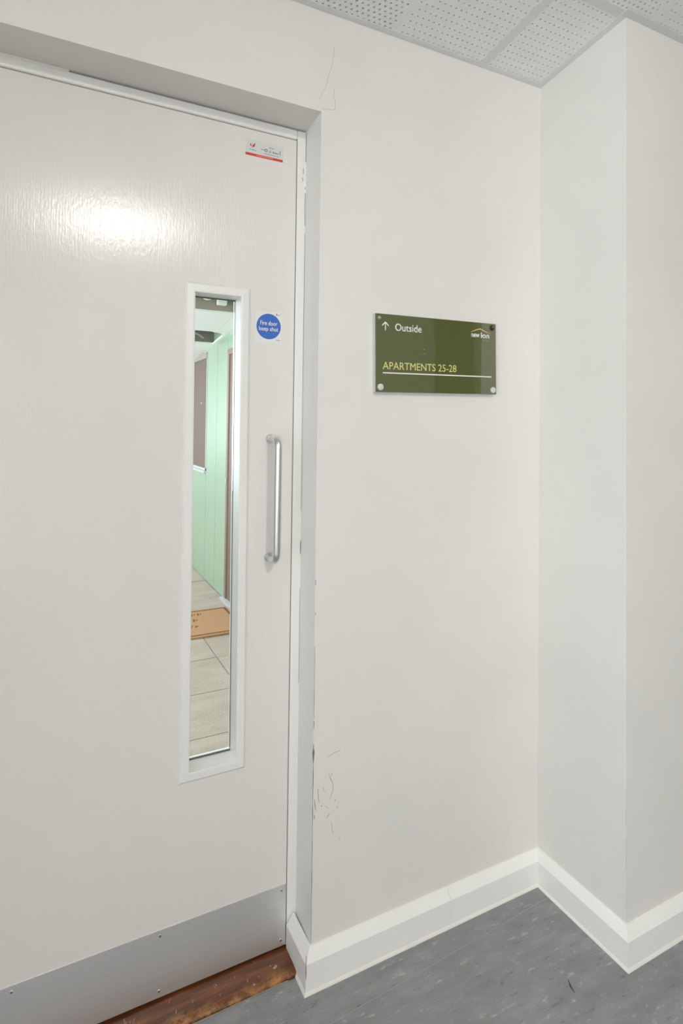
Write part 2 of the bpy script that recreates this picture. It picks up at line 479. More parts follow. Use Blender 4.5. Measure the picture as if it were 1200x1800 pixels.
# wear on the walls: hairline cracks over the door corner, scuffs and a chipped arris low down
bm = bmesh.new()
ribbon(bm, [(-.7347, 2.117), (-.728, 2.132), (-.7174, 2.152), (-.711, 2.18), (-.7002, 2.2125), (-.6964, 2.238), (-.694, 2.262)], .0011, 'y', 0, .0002)
ribbon(bm, [(-.7289, 2.097), (-.712, 2.099), (-.6945, 2.102), (-.690, 2.108), (-.6906, 2.125), (-.695, 2.140), (-.6925, 2.1587)], .0014, 'y', 0, .0002)
obj('hairline_crack', bm, M_crack, w_front)
bm = bmesh.new()
for pts, w in (([(-.6845, .479), (-.6812, .4685), (-.676, .478)], .0012), ([(-.6812, .4685), (-.6745, .455), (-.6727, .4437), (-.675, .432), (-.6825, .4175)], [.002, .0012, .0014, .001, .0006]),
               ([(-.7135, .452), (-.7131, .4421), (-.712, .430), (-.7098, .4188)], .0014), ([(-.7218, .4284), (-.721, .415), (-.7181, .4007)], [.001, .0022, .001]),
               ([(-.687, .5197), (-.672, .526), (-.6543, .5281)], .001), ([(-.7225, .392), (-.7215, .382)], .002),
               ([(-.669, .410), (-.666, .4125)], .002), ([(-.662, .392), (-.6605, .395)], .002), ([(-.689, .377), (-.681, .384)], .0014), ([(-.677, .362), (-.6715, .333)], .0008),
               ([(-.704, .41), (-.7025, .406)], .0016), ([(-.693, .405), (-.684, .396)], .0008), ([(-.700, .452), (-.696, .440)], .0008), ([(-.655, .317), (-.652, .319)], .0016)):
    ribbon(bm, pts, w, 'y', 0, .0002)
obj('scuff_mark', bm, M_scuff, w_front)
bm = bmesh.new()
for z0, z1, w in ((.560, .548, .0016), (.553, .512, .0058), (.515, .42, .0020), (.425, .345, .0017), (.35, .27, .0015), (.275, .19, .0013), (.195, .095, .0012), (.79, .70, .0009), (.70, .62, .0012), (.87, .865, .002), (.95, .935, .0016), (.28, .20, .0008), (.615, .595, .0018)):
    ribbon(bm, [(-W + .0012, z0), (-W + .0014, (2 * z0 + z1) / 3), (-W + .0012, z1)], [.0006, w, .0006], 'y', 0, .0003)
obj('chipped_edge', bm, M_scuffd, w_front)
bm = bmesh.new()
for z0, z1, w in ((.42, .33, .0016), (.30, .22, .0016), (.21, .12, .001)):
    ribbon(bm, [(-PD + .001, z0), (-PD + .001, z1)], [.0004, w * .7], 'x', 0, .0002)
obj('chipped_edge', bm, M_crack, w_right)

# ------------------------------------------------------------------ door frame, threshold, door
fr = empty('trim_1', (-W, R, 0), 'white painted timber door frame around the fire door', 'door frame', 'structure')
JX = -0.7457
bm = bmesh.new(); box(bm, JX, -WI + .004, R, .20, 0, ZS - .0035); box(bm, JX - .016, JX, .163, .20, 0, 2.0605)
obj('jamb', bm, M_gloss, fr, bevel=.0022)
bm = bmesh.new(); box(bm, OL - .004, OL + .0225, R, .20, 0, ZS - .0035); box(bm, OL + .0225, OL + .0385, .163, .20, 0, 2.0605)
obj('jamb', bm, M_gloss, fr, bevel=.0022)
bm = bmesh.new(); box(bm, OL + .0225, JX, R - .0015, .20, 2.0612, ZS - .0035); box(bm, OL + .02, JX, .163, .20, 2.046, 2.0612)
obj('head', bm, M_gloss, fr, bevel=.005, seg=3)
bm = bmesh.new(); box(bm, OL, -1.285, R + .001, .19, ZS - .004, ZS)
obj('paint_filler', bm, M_bead, fr)
obj('packer', B(OL, -WI, R + .03, .2, ZS - .0038, ZS - .0002), M_dark, fr)
bm = bmesh.new()
cr = [(-.7222, 2.085), (-.7224, 2.03), (-.7226, 2.005)]
ribbon(bm, cr, .0012, 'y', R, .0003)
ribbon(bm, [(-.7232, 1.95), (-.724, 1.935), (-.7225, 1.915), (-.7235, 1.90), (-.7222, 1.84)], .0012, 'y', R, .0003)
ribbon(bm, [(-.7222, 1.82), (-.7223, 1.6), (-.7222, 1.4), (-.7222, 1.10)], [.0007, .001, .0008, .0006], 'y', R, .0003)
ribbon(bm, [(-.729, 1.99), (-.7285, 1.975)], .0012, 'y', R, .0003)
ribbon(bm, [(-.731, 1.965), (-.729, 1.955), (-.7255, 1.953)], .0014, 'y', R, .0003)
ribbon(bm, [(-.7225, 1.022), (-.7225, .99)], .0016, 'y', R, .0003)
ribbon(bm, [(-.7222, .90), (-.7222, .78), (-.7222, .66)], .0006, 'y', R, .0003)
obj('paint_crack', bm, M_scuffd, fr)
# the lump of over-painted hinge packing on the jamb
bm = bmesh.new()
for z, x, r in ((2.0, -.7235, .0035), (1.985, -.7232, .0045), (1.965, -.7238, .0055), (1.952, -.7245, .0055), (1.93, -.7228, .003)):
    bmesh.ops.create_uvsphere(bm, u_segments=12, v_segments=8, radius=1, matrix=Matrix.Translation((x, R, z)) @ Matrix.Diagonal((r, .0022, r * 2.2, 1)))
obj('paint_lump', bm, M_gloss, fr, smooth=True)

thr = empty('trim_2', (-1.2, .12, 0), 'worn reddish-brown hardwood threshold under the fire door', 'threshold', 'structure')
bm = bmesh.new()
prof = [(.032, 0), (.0325, .004), (.036, .0085), (.044, .0115), (.06, .0125), (.30, .0125), (.30, 0)]
hexa(bm, [(OL, y, z) for y, z in prof], [(-W - .012, y, z) for y, z in prof])
obj('hardwood_strip', bm, M_thr, thr)
bm = bmesh.new()
for _ in range(18):
    x = random.uniform(-1.15, -.77); y = random.uniform(.05, .098); l = random.uniform(.002, .012)
    a = random.choice((1.2, 1.5, 1.9))
    ribbon(bm, [(x, y), (x + l * math.cos(a), y + l * math.sin(a))], random.choice((.0006, .0008, .0012)), 'z', .0125, .0002)
for x, y, r in ((-.792, .063, .0042), (-.788, .066, .003), (-.85, .045, .003), (-.80, .072, .0016), (-.834, .058, .0012)):
    ribbon(bm, [(x - r, y), (x, y + .001), (x + r, y)], [r * .7, r * 1.6, r * .6], 'z', .0123, .0003)
obj('paint_specks', bm, M_speck, thr)
bm = bmesh.new()
ribbon(bm, [(-1.3, .0300), (-1.1, .0305), (-.95, .0300), (-.84, .031), (-.77, .0305)], [.003, .0025, .003, .002, .003], 'z', .0002, .001)
obj('sealant_bead', bm, M_dirt, thr)

LX0, LX1, LZ0, LZ1 = -1.6745, -0.7485, 0.0185, 2.0585
door = empty('door_1', (-1.2, R, 0), 'white painted fire door with a tall narrow vision panel, pull handle and steel kick plate', 'door', 'structure')
# leaf with the real hole for the vision panel
VX0, VX1, VZ0, VZ1, LEAN = -1.0013, -0.8885, 0.5085, 1.6345, 0.0028
Y0, Y1 = R, .160
lean = lambda z: LEAN * (1 - 2 * (z - VZ0) / (VZ1 - VZ0))     # the beading is a few millimetres out of plumb
hole = [(VX0 + lean(VZ0), VZ0), (VX1 + lean(VZ0), VZ0), (VX1 + lean(VZ1), VZ1), (VX0 + lean(VZ1), VZ1)]
rim = [(LX0, LZ0), (LX1, LZ0), (LX1, LZ1), (LX0, LZ1)]
def ring(bm, outer, inner, y0, y1):
    o0 = [bm.verts.new((x, y0, z)) for x, z in outer]; i0 = [bm.verts.new((x, y0, z)) for x, z in inner]
    o1 = [bm.verts.new((x, y1, z)) for x, z in outer]; i1 = [bm.verts.new((x, y1, z)) for x, z in inner]
    n = len(outer)
    for k in range(n):
        j = (k + 1) % n
        bm.faces.new((o0[k], o0[j], i0[j], i0[k])); bm.faces.new((o1[j], o1[k], i1[k], i1[j]))
        bm.faces.new((o0[j], o0[k], o1[k], o1[j])); bm.faces.new((i0[k], i0[j], i1[j], i1[k]))
    return bm
obj('leaf', ring(bmesh.new(), rim, hole, Y0, Y1), M_door, door, bevel=.0015)
# mitred beading: four lengths round the hole, proud of the leaf, with a rounded outer edge
BW = 0.0235
def grow(b): return [(hole[0][0] - b, hole[0][1] - b), (hole[1][0] + b, hole[1][1] - b), (hole[2][0] + b, hole[2][1] + b), (hole[3][0] - b, hole[3][1] + b)]
vf = empty('vision_frame', (-.945, R, 1.07)); vf.parent = door; vf.location = Vector((-.945, R, 1.07)) - _origin[door]
BP = [(BW, R), (BW, R - .002), (BW - .005, R - .0065), (.004, R - .0075), (.0005, R - .007), (0.0, R - .006), (0.0, .1490), (.006, .1490), (.006, R)]
for k in range(4):
    bm = bmesh.new(); j = (k + 1) % 4
    A = []; Z = []
    for b, y in BP:
        g = grow(b - .0004 if b < .004 else b); A.append((g[k][0], y, g[k][1])); Z.append((g[j][0], y, g[j][1]))
    hexa(bm, A, Z)
    obj('bead', bm, M_gloss, vf)
GY = .1520
g0 = grow(-.0002)
obj('glass', hexa(bmesh.new(), [(x, GY, z) for x, z in grow(-.0012)], [(x, GY + .006, z) for x, z in grow(-.0012)]), M_glass, door)
gi = grow(-.0008); gi = [(gi[0][0], gi[0][1] + .0022), (gi[1][0], gi[1][1] + .0022), (gi[2][0], gi[2][1] - .0022), (gi[3][0], gi[3][1] - .0022)]
obj('gasket', ring(bmesh.new(), grow(-.0002), gi, GY - .0022, GY - .0002), M_gasket, door)
obj('outer_bead', ring(bmesh.new(), grow(.02), [(hole[0][0], hole[0][1] - .0), (hole[1][0], hole[1][1] - .0), hole[2], hole[3]], .1600, .1665), M_gloss, door)
# pull handle
hx, hz0, hz1, hy = -.8095, .9900, 1.2850, R - .060
pts = [(hx, R, hz0)]
rb = .021
pts.append((hx, hy + rb, hz0))
for k in range(1, 9):
    a = k / 8 * PI / 2
    pts.append((hx, hy + rb * (1 - math.sin(a)), hz0 + rb * (1 - math.cos(a))))
for k in range(0, 9):
    a = k / 8 * PI / 2
    pts.append((hx, hy + rb * (1 - math.cos(a)), hz1 - rb * (1 - math.sin(a))))
pts.append((hx, R, hz1))
hd = obj('pull_handle', tube(bmesh.new(), pts, .0093, 20), M_alu, door, smooth=True)
for z in (hz0, hz1):
    obj('collar', disc_y(bmesh.new(), hx, z, R, .0118, .006, 24), M_alu, hd)
# kick plate and its screws
kp = obj('kick_plate', B(LX0 + .001, LX1 - .0008, R - .0015, R + .0001, LZ0 + .0005, .1688), M_steel, door, bevel=.0004)
for x in (-.7618, -1.0556, -1.3497, -1.6437):
    for z in (.1556, .0335):
        s = obj('screw', disc_y(bmesh.new(), x, z, R - .0012, .0036, .0012, 16), M_alu, kp)
        bm = bmesh.new()
        ribbon(bm, [(x - .0018, z + .0012), (x + .0018, z - .0012)], .0011, 'y', R - .0024, .0002)
        ribbon(bm, [(x - .0012, z - .0018), (x + .0012, z + .0018)], .0011, 'y', R - .0024, .0002)
        obj('screw', bm, M_screw, kp)
bm = bmesh.new()
for x, z0, z1, w in ((-.879, .142, .07, .0007), (-.88, .11, .09, .001), (-.985, .10, .055, .0009), (-.986, .075, .05, .0012), (-.80, .09, .06, .0006)):
    ribbon(bm, [(x, z0), (x - .0015, (z0 + z1) / 2), (x - .001, z1)], [.0002, w, .0003], 'y', R - .0015, .0001)
obj('scratch', bm, M_cap, kp)

# ------------------------------------------------------------------ things on the door
# blue fire notice
fs = empty('fire_door_sign', (-.8168, R, 1.568), 'small round blue fire door notice stuck beside the vision panel', 'sign')
obj('backing_film', B(-.8525, -.7815, R - .0003, R + .0002, 1.5265, 1.6055), M_stick, fs)
obj('blue_disc', disc_y(bmesh.new(), -.8176, 1.5678, R - .0003, .0322, .0004, 56), M_blue, fs)
obj('lettering', text_bm('Fire door', -.8405, -.7945, 1.5705, 1.5815, R - .0007, .0003, .012), M_white, fs)
obj('lettering', text_bm('keep shut', -.8432, -.7920, 1.5530, 1.5672, R - .0007, .0003, .012), M_white, fs)
bm = bmesh.new()
ribbon(bm, [(-.7968, 1.6015), (-.7962, 1.5975)], .0022, 'y', R - .0003, .0002)
obj('tiny_print', bm, M_ink, fs)
bm = bmesh.new()
for x0, x1, z in ((-.794, -.7885, 1.5985), (-.787, -.784, 1.6015)):
    ribbon(bm, [(x0, z), (x1, z)], .0014, 'y', R - .0003, .0002)
for x0, x1, z in ((-.797, -.7925, 1.5345), (-.7915, -.787, 1.5342)):
    ribbon(bm, [(x0, z), (x1, z)], .0020, 'y', R - .0003, .0002)
tag(obj('tiny_print', bm, M_ink2, fs), kind='stuff')

# small installer's sticker
st = empty('sticker', (-.835, R, 2.013), 'small white sticker with a red bottom stripe in the top corner of the door', 'sticker')
obj('label_film', hexa(bmesh.new(), [(-.8855, R - .0003, 1.9925), (-.7865, R - .0003, 1.9922), (-.7851, R - .0003, 2.0325), (-.8827, R - .0003, 2.0352)],
     [(-.8855, R + .0002, 1.9925), (-.7865, R + .0002, 1.9922), (-.7851, R + .0002, 2.0325), (-.8827, R + .0002, 2.0352)]), M_stick2, st)
obj('red_stripe', B(-.8856, -.7866, R - .0006, R - .0003, 1.9925, 1.9988), M_red, st)
obj('stripe_print', B(-.8580, -.8130, R - .0008, R - .0006, 1.9945, 1.9975), M_pink, st)
bm = bmesh.new()
ribbon(bm, [(-.8705, 2.0155), (-.8725, 2.019), (-.872, 2.024)], [.001, .0032, .0008], 'y', R - .0003, .0003)
ribbon(bm, [(-.8690, 2.0135), (-.8660, 2.019), (-.8625, 2.023)], [.001, .0030, .0008], 'y', R - .0003, .0003)
obj('emblem', bm, M_red, st)
bm = bmesh.new()
ribbon(bm, [(-.8665, 2.0140), (-.8630, 2.0185), (-.8605, 2.0262)], [.001, .0028, .0010], 'y', R - .0003, .0003)
obj('emblem', bm, M_redd, st)
bm = bmesh.new()
for x0, x1, z in ((-.8755, -.8705, 2.0085), (-.8695, -.8635, 2.0078), (-.8627, -.8575, 2.0072)):
    ribbon(bm, [(x0, z), (x1, z - .0004)], .0016, 'y', R - .0003, .0002)
for x0, x1, z in ((-.824, -.818, 2.0225), (-.817, -.8105, 2.022)):
    ribbon(bm, [(x0, z), (x1, z - .0003)], .0018, 'y', R - .0003, .0002)
for x0, x1 in ((-.838, -.829), (-.828, -.822), (-.821, -.812), (-.811, -.805), (-.804, -.798)):
    ribbon(bm, [(x0, 2.0045), (x1, 2.0043)], .0015, 'y', R - .0003, .0002)
tag(obj('tiny_print', bm, M_ink2, st), kind='stuff')
bm = bmesh.new()
y = R - .0003
ribbon(bm, [(-.8455, 2.0135), (-.8365, 2.0137)], .0010, 'y', y, .0003)
ribbon(bm, [(-.832 + .0036 * math.cos(t * PI / 5), 2.0135 + .0030 * math.sin(t * PI / 5)) for t in range(11)], .0013, 'y', y, .0003)
ribbon(bm, [(-.8245, 2.0115), (-.8242, 2.0095)], .0016, 'y', y, .0003)
ribbon(bm, [(-.8205, 2.0165), (-.8200, 2.0095)], .0014, 'y', y, .0003)
ribbon(bm, [(-.8130, 2.0100), (-.8140, 2.0130), (-.8122, 2.0148), (-.8102, 2.013), (-.8108, 2.0105), (-.813, 2.0100)], .0013, 'y', y, .0003)
ribbon(bm, [(-.8085, 2.0140), (-.8075, 2.0105), (-.8055, 2.0105), (-.805, 2.0138), (-.8035, 2.0102), (-.8005, 2.0105), (-.7995, 2.0138)], .0014, 'y', y, .0003)
ribbon(bm, [(-.7930, 2.0205), (-.7950, 2.0145), (-.7948, 2.0105), (-.792, 2.0112)], .0014, 'y', y, .0003)
obj('handwriting', bm, M_ink, st)

# ------------------------------------------------------------------ olive direction sign on the wall
SX0, SX1, SZ0, SZ1 = -.5755, -.1830, 1.4093, 1.6085
ys = -.016
sg = empty('wall_sign', ((SX0 + SX1) / 2, 0, (SZ0 + SZ1) / 2), 'olive green acrylic direction sign for apartments fixed to the off-white wall', 'sign')
obj('face_plate', B(SX0, SX1, ys, ys + .004, SZ0, SZ1), M_sign, sg, bevel=.0005)
obj('backing_plate', B(SX0, SX1, ys + .004, -.0006, SZ0, SZ1), M_acr, sg, bevel=.0005)
yf = ys
xo, zo = SX0, SZ0
obj('lettering', text_bm('Outside', -.5180, -.4362, 1.5672, 1.5868, yf, .0003, .008), M_white, sg)
obj('lettering', text_bm('APARTMENTS 25-28', -.5555, -.3230, 1.4673, 1.4865, yf, .0003, .0, space=1.0), M_lime, sg)
bm = bmesh.new(); ribbon(bm, [(-.5555, 1.4583), (-.2005, 1.4583)], .0030, 'y', yf, .0003)
obj('underline', bm, M_white, sg)
bm = bmesh.new()
ribbon(bm, [(-.5472, 1.5670), (-.5472, 1.5880)], .0024, 'y', yf, .0003)
ribbon(bm, [(-.5567, 1.5786), (-.5472, 1.5882)], .0024, 'y', yf, .0003)
ribbon(bm, [(-.5377, 1.5786), (-.5472, 1.5882)], .0024, 'y', yf, .00031)
obj('arrow', bm, M_white, sg)
bm = bmesh.new()
ribbon(bm, [(-.2715, 1.5810), (-.256, 1.5868), (-.2395, 1.5912)], [.0010, .0022, .0026], 'y', yf, .0003)
ribbon(bm, [(-.2400, 1.5912), (-.223, 1.5852), (-.2035, 1.5790)], [.0026, .0020, .0008], 'y', yf, .00032)
obj('roof_mark', bm, M_cream, sg)
obj('lettering', text_bm('new', -.2712, -.2412, 1.5668, 1.5768, yf, .0003, .028), M_white, sg)
obj('lettering', text_bm('lon', -.2372, -.2070, 1.5656, 1.5812, yf, .0003, .028), M_white, sg)
obj('lettering', text_bm('group', -.2310, -.2075, 1.5565, 1.5620, yf, .0002), M_dull, sg)
obj('fixing_cap', disc_y(bmesh.new(), -.5630, 1.4218, yf, .0085, .004, 28, .001), M_cap, sg)
obj('fixing_cap', disc_y(bmesh.new(), -.1960, 1.4215, yf, .0085, .004, 28, .001), M_cap, sg)
bm = disc_y(bmesh.new(), -.5650, 1.5980, yf, .0052, .0016, 20)
obj('screw', bm, M_dull, sg)
bm = bmesh.new(); disc_y(bm, -.5668, 1.5982, yf - .0014, .0022, .0012, 14)
obj('screw', bm, M_cap, sg)
bm = disc_y(bmesh.new(), -.1975, 1.5965, yf, .0078, .0016, 24)
obj('fixing_hole', bm, M_blk, sg)
obj('screw', disc_y(bmesh.new(), -.1962, 1.5990, yf - .0015, .0022, .0010, 14), M_dull, sg)
bm = bmesh.new()
for x, z in ((-.4300, 1.5245), (-.4265, 1.5245), (-.4300, 1.5125), (-.4265, 1.5125), (-.4395, 1.5095)):
    disc_y(bm, x, z, yf, .0012, .0005, 8)
obj('raised_dots', bm, M_dull, sg)
sg.rotation_euler = (0, -0.0155, 0)

# ------------------------------------------------------------------ ceiling: perforated tiles in a grid
ROT = Matrix.Rotation(math.atan(SLB), 4, 'X') @ Matrix.Rotation(-SLA, 4, 'Y')
ce = tag(obj('ceiling', B(XL - .2, XR + .2, YB - .2, .1, .03, .05), M_dark), 'white suspended ceiling of perforated tiles', 'ceiling', 'structure')
_c = ce.location.copy()
ce.matrix_world = Matrix.Translation((0, 0, H)) @ ROT @ Matrix.Translation(_c)
_origin[('l', ce)] = _c
def clocal(o): return o
def perf_tile(x0, x1, y0, y1, pitch, row, dia, mx, my):
    """a tile face with real round holes in staggered rows (x0..x1, y0..y1 in the ceiling's frame)"""
    bm = bmesh.new(); z = .0012; zt = .012; r = dia / 2
    def quad(a, b, c, d): bm.faces.new([bm.verts.new(p) for p in (a, b, c, d)])
    def rect(a, b, c, d):
        if b - a > 1e-6 and d - c > 1e-6: quad((a, c, z), (a, d, z), (b, d, z), (b, c, z))
    e = .0001
    x0 += e; x1 -= e; y0 += e; y1 -= e
    nr = int((y1 - y0 - 2 * my) / row); yb = y1 - my - nr * row
    rect(x0, x1, y0, yb); rect(x0, x1, y1 - my, y1)
    N = 8
    for k in range(nr):
        c0, c1 = yb + k * row, yb + (k + 1) * row
        off = (pitch / 2 if (nr - k) % 2 == 0 else 0)
        nc = int((x1 - x0 - 2 * mx - off) / pitch)
        xe = x1 - mx - off; xs = xe - nc * pitch
        rect(x0, xs, c0, c1); rect(xe, x1, c0, c1)
        for i in range(nc):
            a, b = xs + i * pitch, xs + (i + 1) * pitch
            cx, cy = (a + b) / 2, (c0 + c1) / 2
            sq = [(b, cy), (b, c1), (cx, c1), (a, c1), (a, cy), (a, c0), (cx, c0), (b, c0)]
            so = [bm.verts.new((p[0], p[1], z)) for p in sq]
            ci = [(cx + r * math.cos(2 * PI * q / N), cy + r * math.sin(2 * PI * q / N)) for q in range(N)]
            si = [bm.verts.new((p[0], p[1], z)) for p in ci]; su = [bm.verts.new((p[0], p[1], zt)) for p in ci]
            for q in range(N):
                w = (q + 1) % N
                bm.faces.new((so[q], si[q], si[w], so[w]))
                bm.faces.new((si[q], su[q], su[w], si[w]))
    # sides up into the void
    for a, b in (((x0, y0), (x1, y0)), ((x1, y0), (x1, y1)), ((x1, y1), (x0, y1)), ((x0, y1), (x0, y0))):
        quad((*a, z), (*b, z), (*b, zt), (*a, zt))
    for f in bm.faces: pass
    return bm
DENSE = (.0160, .0137, .0066, .004, .010); SPARSE = (.0165, .0198, .0052, .004, .009)
protos = {}
cols_ = [-.2317 + .3 * k for k in range(-9, 12)]
rows_ = [0.0] + [-.2968 - .3 * k for k in range(0, 11)]
def tile(x0, x1, y0, y1, pat):
    key = (round(x1 - x0, 3), round(y1 - y0, 3), pat)
    c = ((x0 + x1) / 2, (y0 + y1) / 2)
    if key not in protos:
        o = obj('ceiling_tile', perf_tile(x0, x1, y0, y1, *(DENSE if pat == 'd' else SPARSE)), M_tile, ce, local=True)
        protos[key] = (o, c, o.location.copy())
    else:
        s, c0, l0 = protos[key]
        share('ceiling_tile', s, l0 + Vector((c[0] - c0[0], c[1] - c0[1], 0)), ce)
for j in range(len(rows_) - 1):
    ya, yb_ = rows_[j + 1], rows_[j]
    for i in range(len(cols_) - 1):
        xa, xb = cols_[i], cols_[i + 1]
        pat = 'd' if (i % 2 == 1) else 's'
        if abs(xa + .5317) < .01: pat = 's'
        if j == 0:
            if xa > -.05: continue
            if xb > 0: xb = 0.0; pat = 's'
            elif abs(xa + .5317) < .01: pat = 's'
            else: pat = 'd'
        elif j >= 1 and abs(xa + .2317) < .01: pat = 'd'
        tile(xa, xb, ya, yb_, pat)
# grid bars
for k in range(-4, 6):
    x = -.2317 + .6 * k
    y1 = 0.0 if x < 0 else -PD
    obj('grid_bar', B(x - .0125, x + .0125, YB, y1, 0.0, .002), M_bar, ce, local=True)
for k in range(0, 5):
    y = -.2968 - .6 * k
    obj('grid_bar', B(XL, XR, y - .0122, y + .0122, 0.0003, .0022), M_bar, ce, local=True)
# perimeter angle with mitred corners
def angle(pts):
    bm = bmesh.new(); hexa(bm, [(x, y, -.0006) for x, y in pts], [(x, y, .0024) for x, y in pts]); return bm
e = .0215
obj('wall_angle', angle([(XL, 0), (0, 0), (-e, -.0165), (XL, -.0165)]), M_bar, ce, local=True)
obj('wall_angle', angle([(0, 0), (0, -PD), (-e, -PD - .023), (-e, -.0165)]), M_bar, ce, local=True)
obj('wall_angle', angle([(0, -PD), (XR, -PD), (XR, -PD - .023), (-e, -PD - .023)]), M_bar, ce, local=True)

# lamps: round bulkheads on the ceiling behind the camera
def cz(x, y): return H + SLA * x + SLB * y
def bulkhead(x, y, rad, label):
    z = cz(x, y) - .012
    r = empty('ceiling_lamp', (x, y, z), label, 'lamp', group=None)
    bm = bmesh.new(); bmesh.ops.create_cone(bm, cap_ends=True, segments=40, radius1=rad * 1.08, radius2=rad * 1.12, depth=.05, matrix=Matrix.Translation((x, y, z - .025)))
    obj('housing', bm, M_lampbody, r)
    bm = bmesh.new()
    bmesh.ops.create_uvsphere(bm, u_segments=36, v_segments=14, radius=1, matrix=Matrix.Translation((x, y, z - .0505)) @ Matrix.Diagonal((rad, rad, .035, 1)))
    bmesh.ops.delete(bm, geom=[v for v in bm.verts if v.co.z > z - .0495], context='VERTS')
    obj('diffuser', bm, M_lamp, r, smooth=True)
bulkhead(-.94, -2.42, .09, 'round white ceiling lamp behind the camera on the left')

# narrow cupboard opposite (seen only as a reflection in the sign)
d2 = empty('door_2', (2.22, YB, 0), 'tall narrow dark cupboard door in the wall opposite the sign', 'door', 'structure')
obj('leaf', B(1.99, 2.46, YB - .001, YB + .02, .1, 1.98), M_wood2, d2, bevel=.003)
obj('top_panel', B(1.99, 2.46, YB - .001, YB + .02, 1.985, 2.62), M_wood, d2, bevel=.003)

# ------------------------------------------------------------------ outside: the covered walkway seen through the vision panel
XG = -0.11
wf = tag(obj('walkway_floor', B(-2.0, XG + .3, WT, 8.0, -.10, -.012), M_joint), 'sandy concrete slab paving of the walkway behind the glass', 'paving', 'structure')
ys_ = [.385 + .395 * k for k in range(0, 20)]
xs_ = [-2.0, -1.63, -1.03, -.43, XG + .01]
first = {}
for j in range(len(ys_) - 1):
    for i in range(len(xs_) - 1):
        x0, x1 = xs_[i] + .0025, xs_[i + 1] - .0025; y0, y1 = ys_[j] + .002, ys_[j + 1] - .002
        c = Vector(((x0 + x1) / 2, (y0 + y1) / 2, 0)); dz = random.uniform(-.0012, .0012)
        if i not in first:
            o = obj('paving_slab', B(x0, x1, y0, y1, -.03, 0), M_pave, wf, bevel=.002)
            first[i] = (o, c, o.location.copy())
        else:
            s, c0, l0 = first[i]
            share('paving_slab', s, l0 + (c - c0) + Vector((0, 0, dz)), wf)
obj('paving_slab', B(-2.0, XG + .01, WT + .002, ys_[0] - .002, -.03, 0), M_pave, wf, bevel=.002)

# mint panelled wall down the right side, with the flat's brown door and a far window
gw = tag(obj('wall_outside', B(XG + .015, XG + .25, WT, 8.0, 0, 2.35), M_joint), 'mint green panelled wall along the walkway behind the glass', 'wall', 'structure')
def panel(y0, y1, z0, z1): obj('green_panel', B(XG, XG + .014, y0 + .003, y1 - .003, z0, z1), M_green, gw, bevel=.002)
DY0, DY1, DZ = 2.06, 2.972, 1.862
WY0, WY1, WZ0, WZ1 = 3.592, 4.40, .905, 1.905
for y0, y1 in ((.31, .66), (.66, 1.01), (1.01, 1.36), (1.36, 1.71), (1.71, DY0)): panel(y0, y1, .01, 2.3)
panel(DY0, DY1, DZ, 2.2)
panel(DY1, 3.278, .006, 2.2); panel(3.278, WY0, .006, 2.2)
panel(WY0, WY1, .006, WZ0); panel(WY0, WY1, WZ1, 2.2)
y = WY1
while y < 7.7:
    panel(y, y + .31, .006, 2.2); y += .31
d3 = empty('door_3', (XG, 2.5, 0), 'brown framed flat entrance door in the mint wall behind the glass', 'door', 'structure')
bm = bmesh.new()
box(bm, XG - .006, XG + .03, DY1 - .042, DY1 - .0, 0, DZ); box(bm, XG - .006, XG + .03, DY0, DY0 + .042, 0, DZ); box(bm, XG - .006, XG + .03, DY0 + .042, DY1 - .042, DZ - .042, DZ)
obj('door_frame', bm, M_brown, d3, bevel=.002)
obj('leaf', B(XG + .004, XG + .014, DY0 + .042, DY1 - .042, .02, DZ - .042), M_brownd, d3)
obj('sill', B(XG - .03, XG + .03, DY0, DY1 + .03, 0, .02), M_sill, d3, bevel=.003)
obj('latch', B(XG - .014, XG - .005, DY1 - .035, DY1 - .02, .86, .90), M_alu, d3, bevel=.002)
w2 = empty('window_2', (XG, 3.95, WZ0), 'window with a closed brown blind in the mint wall behind the glass', 'window', 'structure')
bm = bmesh.new()
box(bm, XG - .004, XG + .02, WY0, WY0 + .018, WZ0, WZ1); box(bm, XG - .004, XG + .02, WY1 - .018, WY1, WZ0, WZ1); box(bm, XG - .004, XG + .02, WY0, WY1, WZ0, WZ0 + .018)
obj('window_frame', bm, M_sill, w2)
obj('blind', B(XG + .004, XG + .014, WY0 + .018, WY1 - .018, WZ0 + .018, WZ1 - .05), M_blind, w2)
obj('blind_box', B(XG - .01, XG + .014, WY0 + .006, WY1, WZ1 - .05, WZ1), M_recess, w2)
obj('window_sill', B(XG - .022, XG + .012, WY0 - .01, WY1, WZ0 - .022, WZ0 - .001), M_sill, w2, bevel=.002)
obj('blind_knob', disc_y(bmesh.new(), XG - .001, 1.48, 3.79, .006, .01, 14), M_white, w2)

# soffit over the walkway with two recessed lighting slots
def zo_(y): return 2.004 - .1 * (y - 2.852)
so = empty('ceiling_outside', (-1, 3, zo_(3)), 'pale soffit with two recessed lighting slots over the walkway', 'ceiling', 'structure')
def soff(name, x0, x1, y0, y1, m, t=.012, dz=0):
    bm = bmesh.new()
    hexa(bm, [(x0, y0, zo_(y0) + dz), (x1, y0, zo_(y0) + dz), (x1, y1, zo_(y1) + dz), (x0, y1, zo_(y1) + dz)],
         [(x0, y0, zo_(y0) + t + dz), (x1, y0, zo_(y0) + t + dz), (x1, y1, zo_(y1) + t + dz), (x0, y1, zo_(y1) + t + dz)])
    return obj(name, bm, m, so)
S0, S1, U0, U1 = 2.05, 2.487, 2.995, 3.395
soff('soffit_panel', -1.75, XG, WT, S0, M_soffit)
soff('soffit_panel', -1.75, XG - .088, S1 + .003, 2.955, M_soffit)
soff('soffit_panel', XG - .084, XG, S1 + .003, 2.955, M_soffit)
soff('soffit_panel', -1.75, XG, 2.958, U0, M_soffit)
soff('soffit_panel', -1.75, XG, U1, 5.4, M_soffit)
